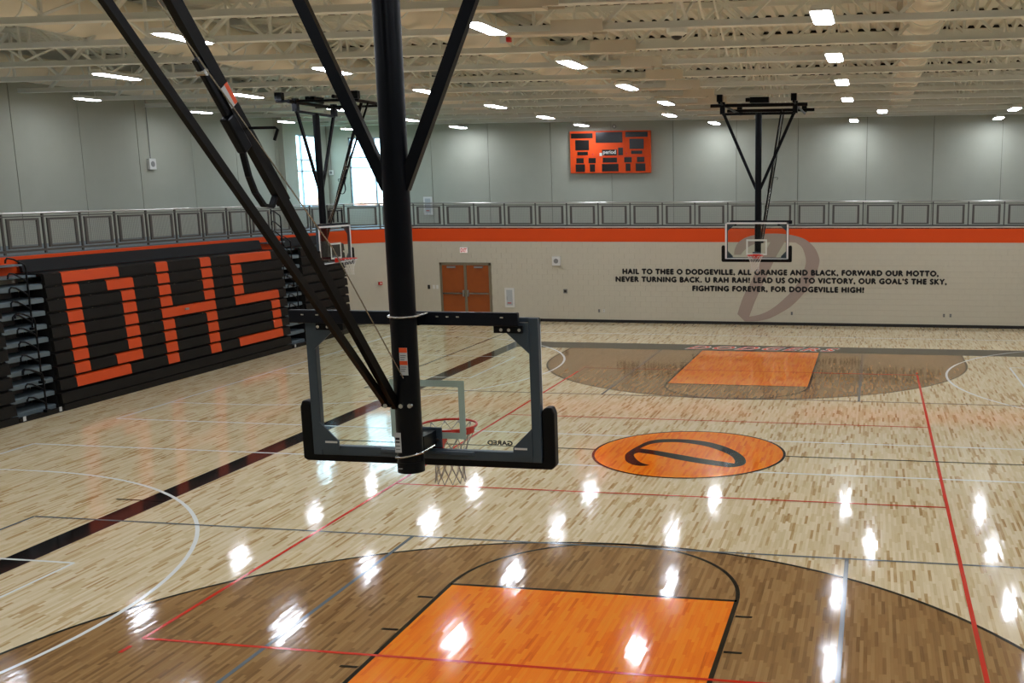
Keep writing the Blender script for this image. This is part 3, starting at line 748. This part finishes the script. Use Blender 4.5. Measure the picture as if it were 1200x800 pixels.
h2 = hoop((0, 11.78, 0), PI, 'distant basketball hoop hanging in front of the lettered far wall', back='white', rod=-1)
h3 = hoop((-11.78, 9.1, 0), -PI/2, 'distant basketball hoop hanging beside the end of the left bleachers', back='white', cage=True, fold=1)
# sticker on the near brace sleeve
B0, B1 = Vector((-.07, -11.78-.39, 3.36)), Vector((-.4, -15.18, 7.38))
st = MB().bar(B0.lerp(B1, .505)+Vector((.0265, 0, 0)), B0.lerp(B1, .530)+Vector((.0265, 0, 0)), .003, .07); st.v = [(a, b+11.78, c) for a, b, c in st.v]
o = st.build('brace_sticker', M['label_white'], h1); o['label'] = 'white and orange warning sticker on the sloping brace'
st = MB().bar(B0.lerp(B1, .505)+Vector((.028, .012, .012)), B0.lerp(B1, .530)+Vector((.028, .012, .012)), .003, .03); st.v = [(a, b+11.78, c) for a, b, c in st.v]
st.build('sticker_stripe', M['label_orange'], o)

# ------------------------------------------------------------ far wall doors, lettering, fittings
d = empty('door_1', (-12.075, YW, 0), kind='structure')
fm = MB(); fm.box(-1.035, -.945, -.03, .02, 0, 2.22); fm.box(.945, 1.035, -.03, .02, 0, 2.22); fm.box(-1.035, 1.035, -.03, .02, 2.13, 2.23); fm.box(-.05, .05, -.035, .02, 0, 2.13)
fm.build('door_frame', M['door_frame'], d)
for s in (-1, 1):
    lf = MB().box(*sorted((s*.055, s*.94)), -.012, .01, .01, 2.125).build('door_leaf', M['door_wood'], d)
    MB().box(*sorted((s*.12, s*.93)), -.075, -.045, 1.02, 1.075).build('push_bar', M['chrome'], lf)
    MB().box(*sorted((s*.06, s*.12)), -.08, -.012, .93, 1.17).build('latch_case', M['toprail'], lf)
    MB().box(*sorted((s*.38, s*.72)), -.07, -.012, 2.02, 2.09).build('door_closer', M['grey'], lf)
# mural letters (flat paint on the blocks)
yl = YW-.009
lines = [('HAIL TO THEE O DODGEVILLE, ALL ORANGE AND BLACK, FORWARD OUR MOTTO,', -5.86, 5.66, 2.07, 1.82, .205),
         ('NEVER TURNING BACK. U RAH RAH! LEAD US ON TO VICTORY, OUR GOAL\u2019S THE SKY,', -6.13, 5.95, 1.76, 1.55, .205),
         ('FIGHTING FOREVER, FOR DODGEVILLE HIGH!', -3.21, 3.05, 1.44, 1.23, .205)]
for body, x0, x1, zt0, zt1, hh in lines:
    zc = (zt0+zt1)/2-.095
    me = text_data(body, M['text_black'], x1-x0, None, 0, space=1.16, fat=.020)
    ys_ = sorted(v_.co.y for v_ in me.vertices); H_ = ys_[-1]-ys_[0]
    for v_ in me.vertices: v_.co.y *= .25/H_
    o = inst('wall_lettering', me, wf, ((x0+x1)/2, yl, zc), (PI/2, 0, 0))
    o.location.z = (zt0+zt1)/2-.025
Wo = [(-1.67, 2.57), (-1.64, 2.78), (-1.5, 3.03), (-1.18, 3.22), (-0.69, 3.32), (-0.11, 3.34), (0.42, 3.29), (0.91, 3.14), (1.25, 2.85), (1.42, 2.52), (1.44, 2.28), (1.33, 1.89), (1.12, 1.5), (0.84, 1.11), (0.45, 0.71), (0.07, 0.46), (-0.32, 0.26), (-0.77, 0.14), (-1.26, 0.12), (-1.54, 0.39), (-1.32, 1.04), (-1.02, 1.63), (-0.59, 2.55), (-0.34, 3.03), (-0.74, 3.01), (-1.08, 2.89), (-1.30, 2.72), (-1.42, 2.57)]
Wi = [(0.18, 3.04), (-0.15, 2.46), (-0.44, 1.83), (-0.68, 1.34), (-0.9, 0.84), (-1.1, 0.3), (-0.72, 0.38), (-0.33, 0.56), (0.06, 0.86), (0.45, 1.25), (0.69, 1.59), (0.87, 1.98), (0.96, 2.32), (0.91, 2.61), (0.79, 2.87), (0.57, 3.02)]
me = fill_with_hole(spline(Wo, (0, 18, 19, 23, 27)), spline(Wi, (0, 5, 15)), M['emblem'], 'wall_emblem', lambda p: (p[0], YW-.006, p[1]))
o = inst('wall_emblem', me, wf); o['label'] = 'large mauve slanted letter D painted across block and orange band'

def wallbox(name, x, z, w, h, dpt, m, label, cat, y=YW, bevel=.004):
    o = MB().box(-w/2, w/2, -dpt, 0, -h/2, h/2).build(name, m, bevel=bevel); o.location = (x, y, z); return tag(o, label, cat)
e = wallbox('exit_sign', -12.08, 2.70, .32, .22, .06, M['white'], 'lit white EXIT sign with red letters above the double doors', 'exit sign')
MB().box(-.14, .14, -.063, -.06, -.09, .09).build('sign_face', M['exit_face'], e)
inst('sign_lettering', text_data('EXIT', M['red_ink'], .25, .15, .035), e, (0, -.065, 0), (PI/2, 0, 0))
def speaker(name, x, z, y, label, rz=0):
    o = MB().box(-.16, .16, -.10, 0, -.17, .17).build(name, M['white'], bevel=.006); o.location = (x, y, z); o.rotation_euler.z = rz
    MB().tube([(0, -.108, 0), (0, -.10, 0)], .09, 20).build('grille', M['grey'], o, smooth=True); return tag(o, label, 'speaker')
speaker('wall_speaker', -8.42, 2.31, YW, 'square white wall speaker on the far block wall right of the double doors')
sp_ = speaker('wall_speaker', 11.82, 5.82, -XU, 'white wall speaker with conduit high on the left upper wall')
sp_.location = (-XU, 11.82, 5.82); sp_.rotation_euler.z = PI/2
MB().tube([(.0, -.03, .17), (.0, -.03, 2.1)], .012, 6).build('conduit', M['grey'], sp_)
s3 = speaker('wall_speaker', -19.25, 5.72, YU, 'small white wall speaker beside the windows in the far left corner'); s3.scale = (.6, .6, .6)
MB().tube([(.0, -.03, .17), (.0, -.03, 3.0)], .015, 6).build('conduit', M['grey'], s3)
def cabinet(x, z, y, label):
    o = MB().box(-.19, .19, -.05, 0, -.37, .37).build('extinguisher_cabinet', M['white'], bevel=.006); o.location = (x, y, z)
    dr = MB().box(-.12, .12, -.056, -.05, -.29, .30).build('cabinet_door', mat('pale cabinet glazing', (176, 182, 182), .3), o)
    MB().box(-.105, -.09, -.064, -.056, -.08, .05).build('handle', M['grey'], dr)
    MB().box(-.08, .07, -.0585, -.056, -.22, -.185).build('red_sticker', M['red_ink'], dr)
    return tag(o, label, 'cabinet')
cabinet(-10.32, .90, YW, 'white fire extinguisher cabinet on the block wall right of the doors')
cabinet(-15.0, 4.33, YU, 'white fire extinguisher cabinet on the upper wall behind the guardrail')
o = wallbox('intercom_plate', -8.11, 1.17, .16, .16, .02, M['grey'], 'small square grey plate with black centre below the far wall speaker', 'wall plate')
MB().box(-.045, .045, -.03, -.02, -.045, .045).build('socket_face', M['black'], o)
wallbox('card_reader', -13.58, 1.28, .09, .16, .04, M['black'], 'small black reader left of the double doors', 'card reader')
wallbox('light_switch', -13.38, 1.28, .09, .15, .015, M['white'], 'white switch plate next to the black reader', 'switch')
wallbox('light_switch', -13.24, 1.28, .09, .15, .015, M['white'], 'white switch plate next to the door frame', 'switch')
for x, lb, m_ in ((-6.81, 'dark outlet plate low on the far wall, left one of the pair', 'grey'), (-6.62, 'pale outlet plate low on the far wall, right one of the pair', 'white'), (.47, 'small grey outlet plate low on the wall beneath the mauve D', 'grey'), (5.91, 'small grey outlet plate low on the far wall at right, left of its pair', 'grey'), (6.14, 'small grey outlet plate low on the far wall at right, right of its pair', 'grey')):
    o = wallbox('outlet_plate', x, .44, .075, .12, .008, M[m_], lb, 'outlet', bevel=0)
    for z in (-.03, .03): MB().box(-.015, .015, -.010, -.008, z-.012, z+.012).build('socket', M['black'], o)
o = MB().box(-.07, .07, -.06, 0, -.06, .06).build('alarm_horn', M['red_ink']); o.location = (-15.05, 18.46, 1.5); o.rotation_euler.z = math.atan2(dv.y, dv.x)+PI
tag(o, 'small orange red alarm device on the clipped corner wall', 'alarm'); MB().tube([(0, -.08, 0), (0, -.06, 0)], .03, 10).build('strobe_lens', M['white'], o)

# ------------------------------------------------------------ scoreboard
x0, x1, z0, z1 = -8.76, -5.47, 5.60, 7.25
sb = MB().box(x0, x1, YU-.2, YU-.02, z0, z1).build('scoreboard', M['orange'], bevel=.01)
tag(sb, 'orange scoreboard with dark display windows high on the far wall', 'scoreboard')
def S(px, py): return x0+(px-100)/920*(x1-x0), z1-(py-140)/470*(z1-z0)
for a, b_, c, d_ in [(115, 165, 365, 220), (400, 155, 705, 272), (740, 155, 992, 213), (162, 240, 320, 352), (785, 232, 948, 345), (183, 370, 305, 408), (803, 362, 930, 400), (655, 328, 710, 413), (470, 348, 640, 415), (170, 440, 255, 498), (312, 440, 395, 498), (475, 437, 640, 493), (722, 435, 808, 493), (868, 433, 952, 490), (160, 510, 268, 595), (325, 510, 385, 595), (465, 508, 655, 592), (738, 505, 793, 590), (853, 505, 963, 590)]:
    (xa_, za), (xb, zb) = S(a, b_), S(c, d_)
    o = MB().box(xa_, xb, YU-.212, YU-.2, zb, za).build('display_window', M['sb_black'], sb)
    if a == 470: inst('period_lettering', text_data('period', M['white'], (xb-xa_)*.85, (za-zb)*.82, .02), o, ((xa_+xb)/2, YU-.214, (za+zb)/2), (PI/2, 0, 0))
a, b_ = S(110, 430), S(1020, 425); MB().box(a[0], b_[0], YU-.203, YU-.2, a[1]-.008, a[1]+.008).build('seam_line', M['rim'], sb)
for px, py in ((362, 400), (748, 393)):
    a, b_ = S(px, py); MB().tube([(a, YU-.21, b_), (a, YU-.2, b_)], .045, 12).build('horn', M['rim'], sb)
a, b_ = S(456, 402); MB().box(a-.045, a+.045, YU-.25, YU-.2, b_-.06, b_+.06).build('sensor', M['white'], sb)
o = MB().tube([(0, -.05, 0), (0, 0, 0)], .085, 16).build('round_sensor', M['grey'], smooth=True); o.location = (-6.96, YU, 7.42)
tag(o, 'small round grey device on the wall just above the scoreboard', 'sensor'); MB().tube([(0, -.06, 0), (0, -.05, 0)], .04, 12).build('lens', M['white'], o)

# ------------------------------------------------------------ bits hung from the joists
o = MB().box(.0, .09, -.05, .05, 0, .08).build('alarm_strobe', M['red_ink'], bevel=.01); o.location = (-2.95, -1.12, 7.42)
tag(o, 'red and white alarm strobe hanging under a roof truss', 'alarm'); MB().box(-.09, .02, -.055, .055, -.02, .085).build('strobe_lens', M['white'], o); MB().box(-.06, .06, -.05, .05, .08, .145).build('mount', M['steel_ceil'], o)
o = MB().tube([(0, 0, 0), (0, 0, .05), (0, 0, .12)], [.10, .17, .18], 20).build('dome_camera', M['steel_ceil'], smooth=True); o.location = (.03, -1.12, 7.43)
tag(o, 'round dome camera under a roof truss near the top centre', 'camera'); MB().tube([(0, 0, -.06), (0, 0, -.03), (0, 0, 0)], [.03, .08, .095], 16).build('dome', M['black'], o, smooth=True)

# ------------------------------------------------------------ outside the windows
gr = MB().quad((-120, 24, -.3), (60, 24, -.3), (60, 140, -.3), (-120, 140, -.3)).quad((-120, -60, -.3), (-24, -60, -.3), (-24, 24, -.3), (-120, 24, -.3)).build('ground_outside', M['grass'], fix=False); tag(gr, kind='structure')
def tree(x, y, h, rad, m, label):
    t = empty('tree', (x, y, -.3), label=label, cat='tree')
    MB().tube([(0, 0, 0), (0, 0, h*.6)], [.25, .12], 8).build('trunk', M['bark'], t, smooth=True)
    bm = bmesh.new(); rnd = random.Random(int(x*7+y))
    for i in range(9):
        c = Vector((rnd.uniform(-.6, .6)*rad, rnd.uniform(-.6, .6)*rad, h*.62+rnd.uniform(-.3, .35)*h)); 
        g_ = bmesh.ops.create_icosphere(bm, subdivisions=3, radius=rad*rnd.uniform(.45, .7), matrix=Matrix.Translation(c))
        for v_ in g_['verts']: v_.co += (v_.co-c)*rnd.uniform(-.22, .22)
    me = bpy.data.meshes.new('crown'); bm.to_mesh(me); bm.free(); me.materials.append(m); inst('crown', me, t)
tree(-50, 84, 4.6, 3.2, M['leaf_red'], 'rusty autumn tree outside the window nearest the near mast')
tree(-44, 92, 5.6, 3.2, M['leaf_green'], 'green tree outside the wider far window')
tree(-78, 84, 5.0, 3.6, M['leaf_green'], 'green tree outside the narrow left window')
